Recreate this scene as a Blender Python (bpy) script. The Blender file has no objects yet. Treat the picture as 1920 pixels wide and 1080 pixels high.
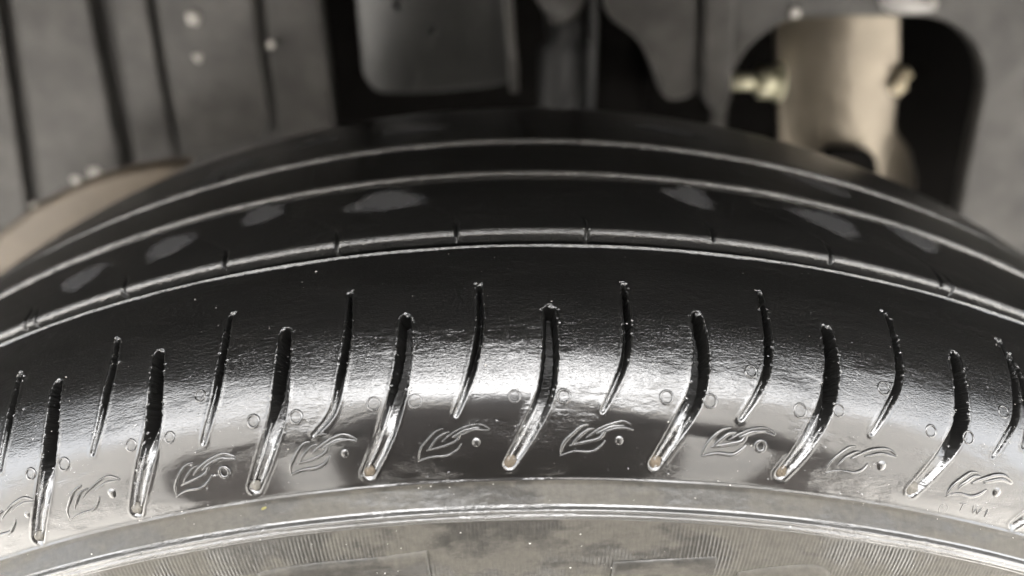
import bpy, bmesh, math, random
import numpy as np
from mathutils import Vector, Matrix
random.seed(7)
rng = np.random.default_rng(7)
scene = bpy.context.scene
C = scene.collection
# measured layout of the tyre pattern: (angle round the axle, arc length across the tread), and of the arch: (x, z)
MAJOR = [[(-0.3085,0.12118),(-0.30767,0.11367),(-0.31102,0.10449),(-0.32305,0.09604),(-0.33949,0.0883)],[(-0.22992,0.12213),(-0.22829,0.1125),(-0.23205,0.10359),(-0.24296,0.09634),(-0.25651,0.08891)],[(-0.13897,0.12155),(-0.13935,0.11341),(-0.14245,0.1045),(-0.15376,0.09619),(-0.16736,0.08918)],[(-0.05874,0.12183),(-0.05882,0.11403),(-0.06364,0.10515),(-0.07348,0.09675),(-0.08732,0.08937)],[(0.03557,0.1226),(0.03525,0.11279),(0.03125,0.10392),(0.01995,0.09644),(0.00728,0.08975)],[(0.13286,0.12228),(0.13358,0.11402),(0.12914,0.10488),(0.11762,0.09763),(0.10487,0.0901)],[(0.22345,0.1228),(0.22281,0.11376),(0.21698,0.10544),(0.20667,0.09787),(0.1927,0.0901)],[(0.32076,0.12295),(0.31878,0.11338),(0.31652,0.10616),(0.30471,0.0986),(0.28978,0.09058)]]
MINOR = [[(-0.34682,0.12757),(-0.34466,0.11959),(-0.34646,0.11215),(-0.35102,0.10539)],[(-0.26612,0.12888),(-0.26431,0.12018),(-0.26809,0.11056),(-0.27636,0.1031)],[(-0.18112,0.12844),(-0.18108,0.12068),(-0.1849,0.10988),(-0.19566,0.10042)],[(-0.09735,0.12953),(-0.09652,0.11896),(-0.09997,0.11065),(-0.10597,0.10312),(-0.11969,0.09872)],[(-0.0102,0.12903),(-0.00977,0.1192),(-0.01411,0.11084),(-0.02071,0.10433),(-0.02632,0.10034)],[(0.08577,0.12957),(0.08622,0.12054),(0.08329,0.11191),(0.07521,0.10515),(0.06832,0.1008)],[(0.1807,0.13038),(0.18012,0.12062),(0.17709,0.11183),(0.16822,0.10534),(0.15975,0.10075)],[(0.27411,0.13042),(0.27375,0.12049),(0.2699,0.11266),(0.25976,0.10631),(0.25118,0.10119)],[(0.36941,0.13102),(0.36774,0.12119),(0.36209,0.1117),(0.35316,0.10629),(0.34445,0.10164)]]
NOTCH = [(-0.366,0.14838),(-0.2846,0.14878),(-0.20162,0.14953),(-0.11571,0.14945),(-0.02806,0.15028),(0.06611,0.14952),(0.15891,0.15086),(0.25,0.15058),(0.34319,0.1507)]
RINGS = [(0.01175,0.10368),(0.04322,0.10359),(0.10989,0.10397),(0.13863,0.10378),(-0.07952,0.10372),(-0.05242,0.1036),(0.19943,0.10365),(0.22644,0.10474),(0.29418,0.1039),(0.32349,0.1043),(-0.32707,0.10249),(-0.29983,0.10249),(-0.24741,0.10287),(-0.21913,0.10282),(-0.15997,0.10308),(-0.13095,0.10273),(0.35247,0.11195),(0.16608,0.11065),(0.2592,0.11111),(-0.19619,0.11029)]
LEAF = [(0.06535,0.09482),(-0.02907,0.09452),(-0.11638,0.09417),(-0.19988,0.09362),(-0.28433,0.09374),(0.15958,0.09559),(0.24697,0.09468),(0.34006,0.0943),(-0.35347,0.09417)]
STROKE = [[(-0.00587,0.00324),(-0.01176,0.00269),(-0.01859,0.00059),(-0.02237,-0.00117),(-0.02366,-0.00309)],[(-0.02434,-0.00334),(-0.01487,-0.00242),(-0.00391,-0.00238),(0.00195,-0.00133),(0.00524,5e-05)],[(-0.00775,0.00051),(-0.00055,0.00207),(0.00873,0.00344),(0.01739,0.00384),(0.02453,0.00272)],[(0.00158,0.00144),(0.01366,0.00273),(0.02389,0.00239)]]
DOT = (0.01469,0.00034)
TWI = [(0.3182,0.08803),(0.33161,0.08904),(0.34394,0.08921),(0.35221,0.08913)]
YEL = (-0.1643,0.08447)
PATCH = [(-0.33645,0.16027),(-0.25921,0.16237),(-0.18446,0.16726),(-0.08439,0.16432),(0.14989,0.16675),(0.262,0.16512),(0.34573,0.16859),(-0.07708,0.21219),(-0.17233,0.21457),(0.16013,0.21381),(-0.26831,0.19967),(0.27959,0.18853),(-0.2478,0.20788)]
PLATE1 = [(-0.18118,0.06993),(-0.14793,0.07048),(-0.09253,0.07037),(-0.05338,0.07114),(-0.05698,0.06736),(-0.06383,0.06548)]
LETT = [[(0.04474,0.06413),(0.08143,0.06709),(0.13172,0.06892),(0.15684,0.0699),(0.15242,0.06793),(0.12241,0.06479)],[(0.17644,0.0661),(0.19716,0.06809),(0.23223,0.07029),(0.24689,0.0688)]]
PROFILE = [(0.004,0.222),(0.0028,0.22343),(0.00166,0.22487),(0.00056,0.22631),(-0.00048,0.22777),(-0.00148,0.22923),(-0.00244,0.2307),(-0.00334,0.23217),(-0.00421,0.23365),(-0.00503,0.23514),(-0.0058,0.23662),(-0.00653,0.23811),(-0.00723,0.2396),(-0.00788,0.24109),(-0.00849,0.24258),(-0.00906,0.24407),(-0.00959,0.24556),(-0.01009,0.24705),(-0.01055,0.24853),(-0.01097,0.25001),(-0.01136,0.25148),(-0.01172,0.25295),(-0.01204,0.25441),(-0.01233,0.25587),(-0.01259,0.25732),(-0.01282,0.25876),(-0.01302,0.26018),(-0.01318,0.2616),(-0.01333,0.26301),(-0.01344,0.26441),(-0.01353,0.26579),(-0.01359,0.26716),(-0.01363,0.26851),(-0.01364,0.26985),(-0.01363,0.27118),(-0.0136,0.27249),(-0.01355,0.27378),(-0.01348,0.27505),(-0.01338,0.2763),(-0.01327,0.27753),(-0.01314,0.27875),(-0.01299,0.27994),(-0.01283,0.28111),(-0.01265,0.28225),(-0.01246,0.28337),(-0.01225,0.28447),(-0.01204,0.28554),(-0.0118,0.28659),(-0.01156,0.28761),(-0.01131,0.2886),(-0.01105,0.28956),(-0.01078,0.29049),(-0.0105,0.29139),(-0.01021,0.29227),(-0.00992,0.29311),(-0.00962,0.29391),(-0.00932,0.29469),(-0.00902,0.29543),(-0.00871,0.29613),(-0.0084,0.2968),(-0.00798,0.29719),(-0.00756,0.29758),(-0.00715,0.29797),(-0.00673,0.29836),(-0.00631,0.29875),(-0.00589,0.29915),(-0.00547,0.29954),(-0.00505,0.29993),(-0.00464,0.30032),(-0.00422,0.30071),(-0.0038,0.3011),(-0.00359,0.30185),(-0.00337,0.30259),(-0.00314,0.30331),(-0.00289,0.30403),(-0.00264,0.30473),(-0.00237,0.30542),(-0.00209,0.3061),(-0.00179,0.30677),(-0.00149,0.30742),(-0.00117,0.30807),(-0.00085,0.3087),(-0.00051,0.30932),(-0.00016,0.30994),(0.0002,0.31054),(0.00057,0.31113),(0.00096,0.31171),(0.00135,0.31228),(0.00175,0.31283),(0.00217,0.31338),(0.00259,0.31392),(0.00303,0.31445),(0.00347,0.31496),(0.00392,0.31547),(0.00439,0.31597),(0.00486,0.31646),(0.00534,0.31694),(0.00584,0.3174),(0.00634,0.31786),(0.00685,0.31831),(0.00737,0.31875),(0.0079,0.31918),(0.00843,0.31961),(0.00898,0.32002),(0.00953,0.32042),(0.0101,0.32082),(0.01067,0.3212),(0.01124,0.32158),(0.01183,0.32195),(0.01243,0.32231),(0.01303,0.32266),(0.01364,0.32301),(0.01425,0.32334),(0.01488,0.32367),(0.01551,0.32399),(0.01615,0.3243),(0.01679,0.32461),(0.01744,0.3249),(0.0181,0.32519),(0.01877,0.32547),(0.01944,0.32575),(0.02012,0.32601),(0.0208,0.32627),(0.02149,0.32652),(0.02219,0.32677),(0.02289,0.32701),(0.02359,0.32724),(0.02431,0.32746),(0.02502,0.32768),(0.02575,0.32789),(0.02647,0.3281),(0.02721,0.3283),(0.02795,0.32849),(0.02869,0.32868),(0.02943,0.32886),(0.03019,0.32903),(0.03094,0.3292),(0.0317,0.32936),(0.03247,0.32952),(0.03323,0.32967),(0.03401,0.32982),(0.03478,0.32996),(0.03556,0.33009),(0.03634,0.33022),(0.03713,0.33035),(0.03792,0.33047),(0.03871,0.33058),(0.0395,0.33069),(0.0403,0.3308),(0.0411,0.3309),(0.0422,0.33106),(0.0433,0.33122),(0.0444,0.33138),(0.0455,0.33153),(0.0466,0.33168),(0.0477,0.33182),(0.0488,0.33196),(0.0499,0.3321),(0.051,0.33223),(0.0521,0.33235),(0.0532,0.33247),(0.0543,0.33259),(0.0554,0.3327),(0.0565,0.33281),(0.0576,0.33291),(0.0587,0.33301),(0.0598,0.33311),(0.0609,0.3332),(0.062,0.33329),(0.0631,0.33337),(0.0642,0.33345),(0.0653,0.33352),(0.0664,0.33359),(0.0675,0.33366),(0.0686,0.33372),(0.0697,0.33377),(0.0708,0.33383),(0.0719,0.33387),(0.073,0.33392),(0.0741,0.33396),(0.0752,0.33399),(0.0763,0.33402),(0.0774,0.33405),(0.0785,0.33407),(0.0796,0.33409),(0.0807,0.3341),(0.0818,0.33411),(0.0829,0.33411),(0.084,0.33411),(0.0851,0.33411),(0.0862,0.3341),(0.0873,0.33409),(0.0884,0.33407),(0.0895,0.33405),(0.0906,0.33403),(0.0917,0.334),(0.0928,0.33396),(0.0939,0.33392),(0.095,0.33388),(0.0961,0.33383),(0.0972,0.33378),(0.0983,0.33373),(0.0994,0.33367),(0.1005,0.3336),(0.1016,0.33353),(0.1027,0.33346),(0.1038,0.33338),(0.1049,0.3333),(0.106,0.33321),(0.1071,0.33312),(0.1082,0.33303),(0.1093,0.33293),(0.1104,0.33283),(0.1115,0.33272),(0.1126,0.33261),(0.1137,0.33249),(0.1148,0.33237),(0.1159,0.33224),(0.117,0.33211),(0.1181,0.33198),(0.1192,0.33184),(0.1203,0.3317),(0.1214,0.33155),(0.1225,0.3314),(0.1236,0.33125),(0.1247,0.33109),(0.1258,0.33092),(0.1269,0.33076),(0.128,0.33058),(0.12969,0.33014),(0.13137,0.32968),(0.13304,0.3292),(0.13469,0.32869),(0.13634,0.32816),(0.13797,0.32761),(0.13958,0.32704),(0.14118,0.32644),(0.14276,0.32582),(0.14433,0.32518),(0.14587,0.32451),(0.14739,0.32382),(0.14889,0.3231),(0.15036,0.32236),(0.15181,0.32159),(0.15324,0.3208),(0.15464,0.31998),(0.156,0.31914),(0.15734,0.31827),(0.15865,0.31737),(0.15993,0.31645),(0.16117,0.3155),(0.16237,0.31452),(0.16355,0.31352),(0.16468,0.31249),(0.16578,0.31143),(0.16683,0.31034),(0.16785,0.30923),(0.16883,0.30808),(0.16976,0.30691),(0.17064,0.3057),(0.17149,0.30447),(0.17228,0.30321),(0.17303,0.30192),(0.17372,0.3006),(0.17437,0.29924),(0.17497,0.29786),(0.17551,0.29645),(0.176,0.295),(0.17675,0.29308),(0.17746,0.29115),(0.17813,0.28923),(0.17875,0.28731),(0.17934,0.28539),(0.17988,0.28347),(0.18038,0.28155),(0.18084,0.27963),(0.18125,0.27772),(0.18162,0.2758),(0.18194,0.27389),(0.18222,0.27198),(0.18244,0.27007),(0.18263,0.26817),(0.18276,0.26627),(0.18284,0.26437),(0.18288,0.26247),(0.18287,0.26058),(0.1828,0.25869),(0.18269,0.25681),(0.18252,0.25493),(0.1823,0.25305),(0.18203,0.25118),(0.1817,0.24931),(0.18132,0.24745),(0.18089,0.24559),(0.1804,0.24374),(0.17985,0.24189),(0.17925,0.24005),(0.17859,0.23822),(0.17788,0.23639),(0.1771,0.23457),(0.17627,0.23275),(0.17538,0.23094),(0.17442,0.22914),(0.17341,0.22734),(0.17234,0.22555),(0.1712,0.22377),(0.17,0.222)]
CAM = [[0.999532,0.02992,0.006389,0.004791],[-0.011437,0.559112,-0.829013,-0.107321],[-0.028376,0.828552,0.559193,0.418327]]
BG = {'left0':[(-0.2721,0.3711),(-0.2295,0.3698),(-0.269,0.2226),(-0.3048,0.2204)],'left1':[(-0.2242,0.3697),(-0.1887,0.3686),(-0.2066,0.2501),(-0.2578,0.229)],'left2':[(-0.1805,0.3688),(-0.1633,0.3683),(-0.1783,0.2537),(-0.2013,0.2466)],'left3':[(-0.1599,0.3677),(-0.1132,0.3663),(-0.1227,0.2683),(-0.173,0.2584)],'left4':[(-0.11,0.3656),(-0.0844,0.3649),(-0.0893,0.2661),(-0.1207,0.2665)],'mid':[(-0.0685,0.3653),(0.0038,0.3631),(0.0094,0.2912),(-0.0246,0.2895),(-0.0656,0.2881),(-0.072,0.2966)],'r1':[(0.0483,0.3615),(0.0922,0.3601),(0.1018,0.2847),(0.0837,0.2811),(0.0768,0.2993),(0.0677,0.3154),(0.0502,0.3261)],'ridge':[(0.0944,0.3608),(0.1096,0.3604),(0.1171,0.2832),(0.1107,0.2763),(0.1024,0.2837)],'rout':[(0.1079,0.3597),(0.3241,0.3532),(0.4254,0.146),(0.1254,0.1569)],'hole':[(0.1317,0.3155),(0.1411,0.3213),(0.1617,0.3219),(0.2099,0.3204),(0.2228,0.3162),(0.2345,0.3081),(0.2435,0.2967),(0.2484,0.2842),(0.2518,0.2565),(0.2579,0.2112),(0.2773,0.1267),(0.115,0.1327),(0.1151,0.2392),(0.1135,0.2787),(0.1169,0.294),(0.1225,0.3072)],'plate':[(0.1471,0.3377),(0.2091,0.3358),(0.2218,0.2856),(0.2291,0.2464),(0.2443,0.2308),(0.2552,0.2111),(0.2688,0.1631),(0.2438,0.164),(0.2212,0.2281),(0.2158,0.2344),(0.1939,0.2365),(0.1896,0.2343),(0.1763,0.2296),(0.1661,0.2334)],'clip':[(0.1983,0.1704),(0.186,0.2379),(0.1901,0.2408),(0.2115,0.2387),(0.2176,0.2318),(0.2374,0.169)],'beige':[(-0.2646,0.227),(-0.2391,0.2502),(-0.2191,0.2624),(-0.1926,0.2738),(-0.1752,0.2785),(-0.1562,0.2815),(-0.1416,0.2821),(-0.156,0.2739),(-0.1704,0.267),(-0.209,0.2492),(-0.249,0.2264),(-0.2648,0.2142)],'b1':(0.1238,0.2841),'b2':(0.1425,0.2829),'b3':(0.221,0.2766),'strut':(0.0342,0.2991),'clothA':(0.0275,0.3286),'pin':(0.0471,0.3059),'rib':(0.0066,0.3148),'d1':(-0.1466,0.3315),'d2':(-0.1492,0.3129),'d3':(-0.1122,0.3178),'d4':(0.143,0.3252),'d5':(-0.2322,0.2494),'d6':(-0.2205,0.2522),'d7':(-0.2606,0.2341),'d8':(0.1941,0.3261),'d9':(0.2068,0.3267),'h1':(-0.0496,0.3329),'h2':(-0.0333,0.3207),'boot':(0.0617,0.3052)}

# ------------------------------------------------------------------ camera
cam = bpy.data.cameras.new('camera'); camo = bpy.data.objects.new('camera', cam); C.objects.link(camo)
camo.matrix_world = Matrix([CAM[0], CAM[1], CAM[2], [0, 0, 0, 1]])
cam.sensor_width = 36.0; cam.lens = 26.0
cam.clip_start = 0.005; cam.clip_end = 200
cam.dof.use_dof = True; cam.dof.focus_distance = 0.162; cam.dof.aperture_fstop = 6.0
scene.camera = camo
# ------------------------------------------------------------------ daylight (overcast)
SUN_EL, SUN_ROT = math.radians(82), math.radians(180)
w = bpy.data.worlds.new('World'); scene.world = w; w.use_nodes = True
nt = w.node_tree; bg = nt.nodes['Background']
sky = nt.nodes.new('ShaderNodeTexSky'); sky.sky_type = 'NISHITA'; sky.sun_disc = False
sky.sun_elevation = SUN_EL; sky.sun_rotation = SUN_ROT; sky.dust_density = 6.0; sky.air_density = 1.2; sky.ozone_density = 1.0
hs = nt.nodes.new('ShaderNodeHueSaturation'); hs.inputs['Saturation'].default_value = 0.12   # cloud takes the blue out
nt.links.new(sky.outputs[0], hs.inputs['Color']); nt.links.new(hs.outputs[0], bg.inputs['Color'])
bg.inputs['Strength'].default_value = 0.15
sun = bpy.data.lights.new('sun', 'SUN'); suno = bpy.data.objects.new('sun', sun); C.objects.link(suno)
sun.energy = 0.5; sun.angle = math.radians(110); sun.color = (1, 0.96, 0.9)
suno.rotation_euler = Vector((0, -math.cos(SUN_EL), math.sin(SUN_EL))).to_track_quat('Z', 'Y').to_euler()
scene.view_settings.view_transform = 'Standard'; scene.view_settings.look = 'None'
scene.view_settings.exposure = 3.85; scene.view_settings.gamma = 1
scene.render.engine = 'CYCLES'
scene.cycles.max_bounces = 6
scene.render.resolution_x = 1024; scene.render.resolution_y = 576

# ------------------------------------------------------------------ helpers
def tag(o, label=None, cat=None, group=None, kind=None):
    if label: o['label'] = label
    if cat: o['category'] = cat
    if group: o['group'] = group
    if kind: o['kind'] = kind
    return o
def link(name, me, mat=None, parent=None):
    o = bpy.data.objects.new(name, me); C.objects.link(o)
    if mat is not None and me is not None: me.materials.append(mat)
    if parent: o.parent = parent
    return o
def empty(name, loc=(0, 0, 0)):
    o = bpy.data.objects.new(name, None); o.location = loc; o.empty_display_size = .02; C.objects.link(o); return o
def from_bm(name, bm, mat, parent=None, smooth=True):
    me = bpy.data.meshes.new(name); bm.normal_update(); bm.to_mesh(me); bm.free()
    if smooth: me.polygons.foreach_set('use_smooth', [True] * len(me.polygons))
    return link(name, me, mat, parent)
def N(nt, t, **k):
    n = nt.nodes.new(t)
    for a, b in k.items(): setattr(n, a, b)
    return n
def newmat(name):
    m = bpy.data.materials.new(name); m.use_nodes = True
    t = m.node_tree; b = t.nodes['Principled BSDF']; return m, t, b
def ramp(t, pts, mode='LINEAR'):
    r = N(t, 'ShaderNodeValToRGB'); r.color_ramp.interpolation = mode
    e = r.color_ramp.elements
    while len(e) > 1: e.remove(e[0])
    for i, (p, c) in enumerate(pts):
        x = e[0] if i == 0 else e.new(p)
        x.position = p; x.color = (c, c, c, 1) if not isinstance(c, tuple) else (*c, 1)
    return r
def mapped(t, scale, coord='Object'):
    tc = N(t, 'ShaderNodeTexCoord'); mp = N(t, 'ShaderNodeMapping'); mp.inputs['Scale'].default_value = scale
    t.links.new(tc.outputs[coord], mp.inputs['Vector']); return mp
def noise(t, vec, scale, detail=3, rough=.5):
    n = N(t, 'ShaderNodeTexNoise'); n.inputs['Scale'].default_value = scale
    n.inputs['Detail'].default_value = detail; n.inputs['Roughness'].default_value = rough
    t.links.new(vec.outputs[0], n.inputs['Vector']); return n
def bump(t, h, dist, strength=1.0, prev=None):
    b = N(t, 'ShaderNodeBump'); b.inputs['Distance'].default_value = dist; b.inputs['Strength'].default_value = strength
    t.links.new(h, b.inputs['Height'])
    if prev: t.links.new(prev.outputs[0], b.inputs['Normal'])
    return b
def mixf(t, fac, a, b):
    m = N(t, 'ShaderNodeMix'); m.data_type = 'FLOAT'
    t.links.new(fac, m.inputs[0])
    for i, v in ((2, a), (3, b)):
        if isinstance(v, (int, float)): m.inputs[i].default_value = v
        else: t.links.new(v, m.inputs[i])
    return m.outputs[0]
def mixc(t, fac, a, b):
    m = N(t, 'ShaderNodeMix'); m.data_type = 'RGBA'
    t.links.new(fac, m.inputs[0])
    for i, v in ((6, a), (7, b)):
        if isinstance(v, tuple): m.inputs[i].default_value = (*v, 1)
        else: t.links.new(v, m.inputs[i])
    return m.outputs[2]

# ------------------------------------------------------------------ materials
# UV on the tyre: u = arc length round the tyre / 0.1 m, v = arc length across it / 0.1 m
def rubber(name, wet=1.0, base=.0028, grain=1.0, rough=.30, streak=1.0, ior=1.6):
    m, t, b = newmat(name); L = t.links
    uv = mapped(t, (1, 1, 1), 'UV')
    st = mapped(t, (44, 170, 1), 'UV')           # water film wrinkles, drawn out round the tyre
    fine = mapped(t, (160, 330, 1), 'UV')
    film = noise(t, st, 1.0, 4, .6); g = noise(t, fine, 1.0, 2, .6); big = noise(t, mapped(t, (3.2, 8, 1), 'UV'), 1.0, 5, .65)
    film_m = ramp(t, [(.50, 0.0), (.56, 1.0)]); L.new(big.outputs[0], film_m.inputs[0])
    # higher on the shoulder the film is thin and the grain shows; lower down it is thick and smooth
    sep = N(t, 'ShaderNodeSeparateXYZ'); L.new(uv.outputs[0], sep.inputs[0])
    hi = N(t, 'ShaderNodeMapRange'); hi.inputs['From Min'].default_value = 1.00; hi.inputs['From Max'].default_value = 1.09
    L.new(sep.outputs[1], hi.inputs['Value'])
    hi2 = N(t, 'ShaderNodeMath', operation='MAXIMUM'); hi2.inputs[1].default_value = .10
    mm = N(t, 'ShaderNodeMath', operation='MULTIPLY'); mm.inputs[1].default_value = .9; L.new(film_m.outputs[0], mm.inputs[0])
    L.new(hi.outputs[0], hi2.inputs[0]); ad = N(t, 'ShaderNodeMath', operation='MULTIPLY'); L.new(hi2.outputs[0], ad.inputs[0]); ad.inputs[1].default_value = 1.0
    sm = N(t, 'ShaderNodeMath', operation='MAXIMUM'); L.new(ad.outputs[0], sm.inputs[0]); 
    mm2 = N(t, 'ShaderNodeMath', operation='MULTIPLY'); mm2.inputs[1].default_value = 1.0; L.new(mm.outputs[0], mm2.inputs[0]); L.new(mm2.outputs[0], sm.inputs[1])
    b1 = N(t, 'ShaderNodeBump'); b1.inputs['Distance'].default_value = .00008 * streak; L.new(film.outputs[0], b1.inputs['Height']); L.new(sm.outputs[0], b1.inputs['Strength'])
    b2 = N(t, 'ShaderNodeBump'); b2.inputs['Distance'].default_value = .00007 * grain; L.new(g.outputs[0], b2.inputs['Height']); L.new(sm.outputs[0], b2.inputs['Strength']); L.new(b1.outputs[0], b2.inputs['Normal'])
    swell = noise(t, mapped(t, (7, 15, 1), 'UV'), 1.0, 3, .55)      # thick soapy film: slow swells where it has gathered
    b3 = N(t, 'ShaderNodeBump'); b3.inputs['Distance'].default_value = .0006; L.new(swell.outputs[0], b3.inputs['Height']); L.new(film_m.outputs[0], b3.inputs['Strength']); L.new(b2.outputs[0], b3.inputs['Normal']); b2 = b3
    col = ramp(t, [(.3, (base, base, base * .97)), (.7, (base * 1.7, base * 1.65, base * 1.55))]); L.new(big.outputs[0], col.inputs[0])
    L.new(col.outputs[0], b.inputs['Base Color']); b.inputs['Roughness'].default_value = rough
    b.inputs['Specular IOR Level'].default_value = .2
    b.inputs['Coat Weight'].default_value = wet; b.inputs['Coat IOR'].default_value = ior
    L.new(mixf(t, sm.outputs[0], .04, .12), b.inputs['Coat Roughness'])
    L.new(b2.outputs[0], b.inputs['Normal']); L.new(b2.outputs[0], b.inputs['Coat Normal'])
    return m
M_wet = rubber('wet_rubber')
M_rib = rubber('tread_rubber', wet=.55, base=.0045, rough=.42, ior=1.4)
M_groove = rubber('groove_rubber', wet=.12, base=.0015, rough=.35)  # blacker than the ribs: shade inside the round grooves is painted in
M_edge = rubber('highlit_rib_edge_rubber', wet=1.0, base=.016, rough=.35, ior=1.8, grain=2.5, streak=2)  # lighter base paints the bright highlight along the groove lips
M_tail = rubber('shoulder_groove_rubber', wet=1.0, base=.006, rough=.3, ior=1.7, grain=1.5, streak=2.0)
t_ = M_tail.node_tree; b_ = t_.nodes['Principled BSDF']       # water has run down and stands in the lower half of each groove
uv_ = mapped(t_, (1, 1, 1), 'UV'); sx_ = N(t_, 'ShaderNodeSeparateXYZ'); t_.links.new(uv_.outputs[0], sx_.inputs[0])
nz_ = noise(t_, mapped(t_, (20, 20, 1), 'UV'), 1.0, 4, .6); ma_ = N(t_, 'ShaderNodeMath', operation='MULTIPLY_ADD'); t_.links.new(nz_.outputs[0], ma_.inputs[0]); ma_.inputs[1].default_value = .10; t_.links.new(sx_.outputs[1], ma_.inputs[2])
mr_ = N(t_, 'ShaderNodeMapRange'); mr_.inputs['From Min'].default_value = 1.05; mr_.inputs['From Max'].default_value = 1.12; mr_.inputs['To Min'].default_value = 1.0; mr_.inputs['To Max'].default_value = .05
t_.links.new(ma_.outputs[0], mr_.inputs['Value']); t_.links.new(mr_.outputs[0], b_.inputs['Coat Weight'])
M_ridge = rubber('wet_ridge_rubber', wet=1.0, base=.022, rough=.4, ior=1.7, grain=3, streak=5)
M_mark = rubber('moulded_mark_rubber', wet=1.0, base=.008, rough=.25, grain=.5, streak=.5)

def sidewall_mat(name, serr):
    m, t, b = newmat(name); L = t.links
    uv = mapped(t, (1, 1, 1), 'UV')
    big = noise(t, mapped(t, (3.5, 7.0, 1), 'UV'), 1.0, 5, .6); fine = noise(t, mapped(t, (60, 60, 1), 'UV'), 1.0, 4, .65)
    wetm = ramp(t, [(.45, 1.0), (.53, 0.0)]) ; L.new(big.outputs[0], wetm.inputs[0])
    base = ramp(t, [(.3, (.034, .0318, .0272)), (.7, (.050, .0465, .0395))]); L.new(fine.outputs[0], base.inputs[0])
    dusty = ramp(t, [(.3, (.014, .0133, .0117)), (.7, (.026, .0245, .0212))]); L.new(fine.outputs[0], dusty.inputs[0])
    L.new(mixc(t, wetm.outputs[0], base.outputs[0], dusty.outputs[0]), b.inputs['Base Color'])
    b.inputs['Roughness'].default_value = .5
    b.inputs['Coat IOR'].default_value = 1.4; b.inputs['Specular IOR Level'].default_value = .15
    cw = N(t, 'ShaderNodeMath', operation='MULTIPLY'); L.new(wetm.outputs[0], cw.inputs[0]); cw.inputs[1].default_value = .9 if serr else .5; L.new(cw.outputs[0], b.inputs['Coat Weight'])
    L.new(mixf(t, wetm.outputs[0], .30, .12), b.inputs['Coat Roughness'])
    bb = bump(t, fine.outputs[0], .00008)
    mid = noise(t, mapped(t, (8, 14, 1), 'UV'), 1.0, 3, .5)
    bb = bump(t, mid.outputs[0], .0006, .8, bb)
    L.new(bb.outputs[0], b.inputs['Normal']); L.new(bb.outputs[0], b.inputs['Coat Normal'])
    return m
M_side = sidewall_mat('damp_sidewall_rubber', False)
M_serr = sidewall_mat('serrated_sidewall_rubber', True)

def simple(name, col, rough=.5, metal=0, var=.25, nscale=60, bdist=.0002, coat=0, coatr=.2, spec=.5):
    m, t, b = newmat(name); L = t.links
    n = noise(t, mapped(t, (1, 1, 1)), nscale, 5, .6)
    r = ramp(t, [(.3, tuple(c * (1 - var) for c in col)), (.7, tuple(min(1, c * (1 + var)) for c in col))]); L.new(n.outputs[0], r.inputs[0])
    L.new(r.outputs[0], b.inputs['Base Color']); b.inputs['Roughness'].default_value = rough; b.inputs['Metallic'].default_value = metal
    b.inputs['Specular IOR Level'].default_value = spec
    b.inputs['Coat Weight'].default_value = coat; b.inputs['Coat Roughness'].default_value = coatr
    bb = bump(t, n.outputs[0], bdist); L.new(bb.outputs[0], b.inputs['Normal'])
    return m
M_liner = simple('grey_plastic_liner', (.060, .057, .053), .5, var=.35, nscale=60, bdist=.0010, spec=.15, coat=.2, coatr=.3)
t_ = M_liner.node_tree; b_ = t_.nodes['Principled BSDF']; old = b_.inputs['Base Color'].links[0].from_socket
n_ = noise(t_, mapped(t_, (1, 1, 1)), 22, 5, .65); r_ = ramp(t_, [(.36, .62), (.62, 1.0)]); t_.links.new(n_.outputs[0], r_.inputs[0])
mx_ = N(t_, 'ShaderNodeMix'); mx_.data_type = 'RGBA'; mx_.blend_type = 'MULTIPLY'; mx_.inputs[0].default_value = 1; t_.links.new(old, mx_.inputs[6]); t_.links.new(r_.outputs[0], mx_.inputs[7]); t_.links.new(mx_.outputs[2], b_.inputs['Base Color'])
M_dark = simple('black_underbody_and_shade', (.0045, .004, .0036), .8, spec=.05)
M_plate = simple('beige_primed_metal', (.135, .116, .090), .30, metal=.55, var=.2, nscale=38, bdist=.0014)
M_beige = simple('beige_flange_metal', (.115, .090, .062), .5, var=.15)
M_zinc = simple('zinc_bolt', (.52, .50, .36), .35, metal=.6, var=.2)
M_cream = simple('cream_stud', (.55, .48, .34), .5)
M_paint = simple('car_paint', (.05, .05, .055), .35, coat=1, coatr=.05, var=.05)
M_dry = simple('dry_rubber_patch', (.030, .030, .032), .7, var=.15, nscale=400, bdist=.00003)
M_foam = simple('beige_foam', (.062, .050, .036), .7, spec=.2, coat=0, var=.3, nscale=900, bdist=.0003)
M_foam2 = simple('pale_foam', (.075, .070, .060), .6, spec=.3, var=.3, nscale=900, bdist=.0003)
M_wall = simple('pale_render', (.80, .775, .735), .8, nscale=3, var=.05)
M_ground = simple('concrete', (.50, .48, .445), .85, nscale=5, var=.12)
M_coat = simple('dark_brown_coat', (.065, .050, .042), .8, nscale=20)
M_skin = simple('skin', (.45, .30, .22), .5, nscale=20, var=.1)
m, t, b = newmat('clear_water'); b.inputs['Base Color'].default_value = (.95, .96, .97, 1); b.inputs['Roughness'].default_value = .04
b.inputs['Transmission Weight'].default_value = .9; b.inputs['IOR'].default_value = 1.33; M_water = m
m, t, b = newmat('white_foam'); b.inputs['Base Color'].default_value = (.32, .31, .29, 1); b.inputs['Roughness'].default_value = .35
b.inputs['Subsurface Weight'].default_value = .3; b.inputs['Subsurface Radius'].default_value = (.002, .002, .002); M_white = m
M_drop = simple('white_drop', (.42, .40, .37), .3, var=.1)

# ------------------------------------------------------------------ the tyre
PR = np.array(PROFILE)
SS = np.r_[0, np.cumsum(np.hypot(*np.diff(PR, axis=0).T))]
SB, SA, SG, SE = SS[59], SS[70], SS[149], SS[-1]
Tn = np.gradient(PR, SS, axis=0)
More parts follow.
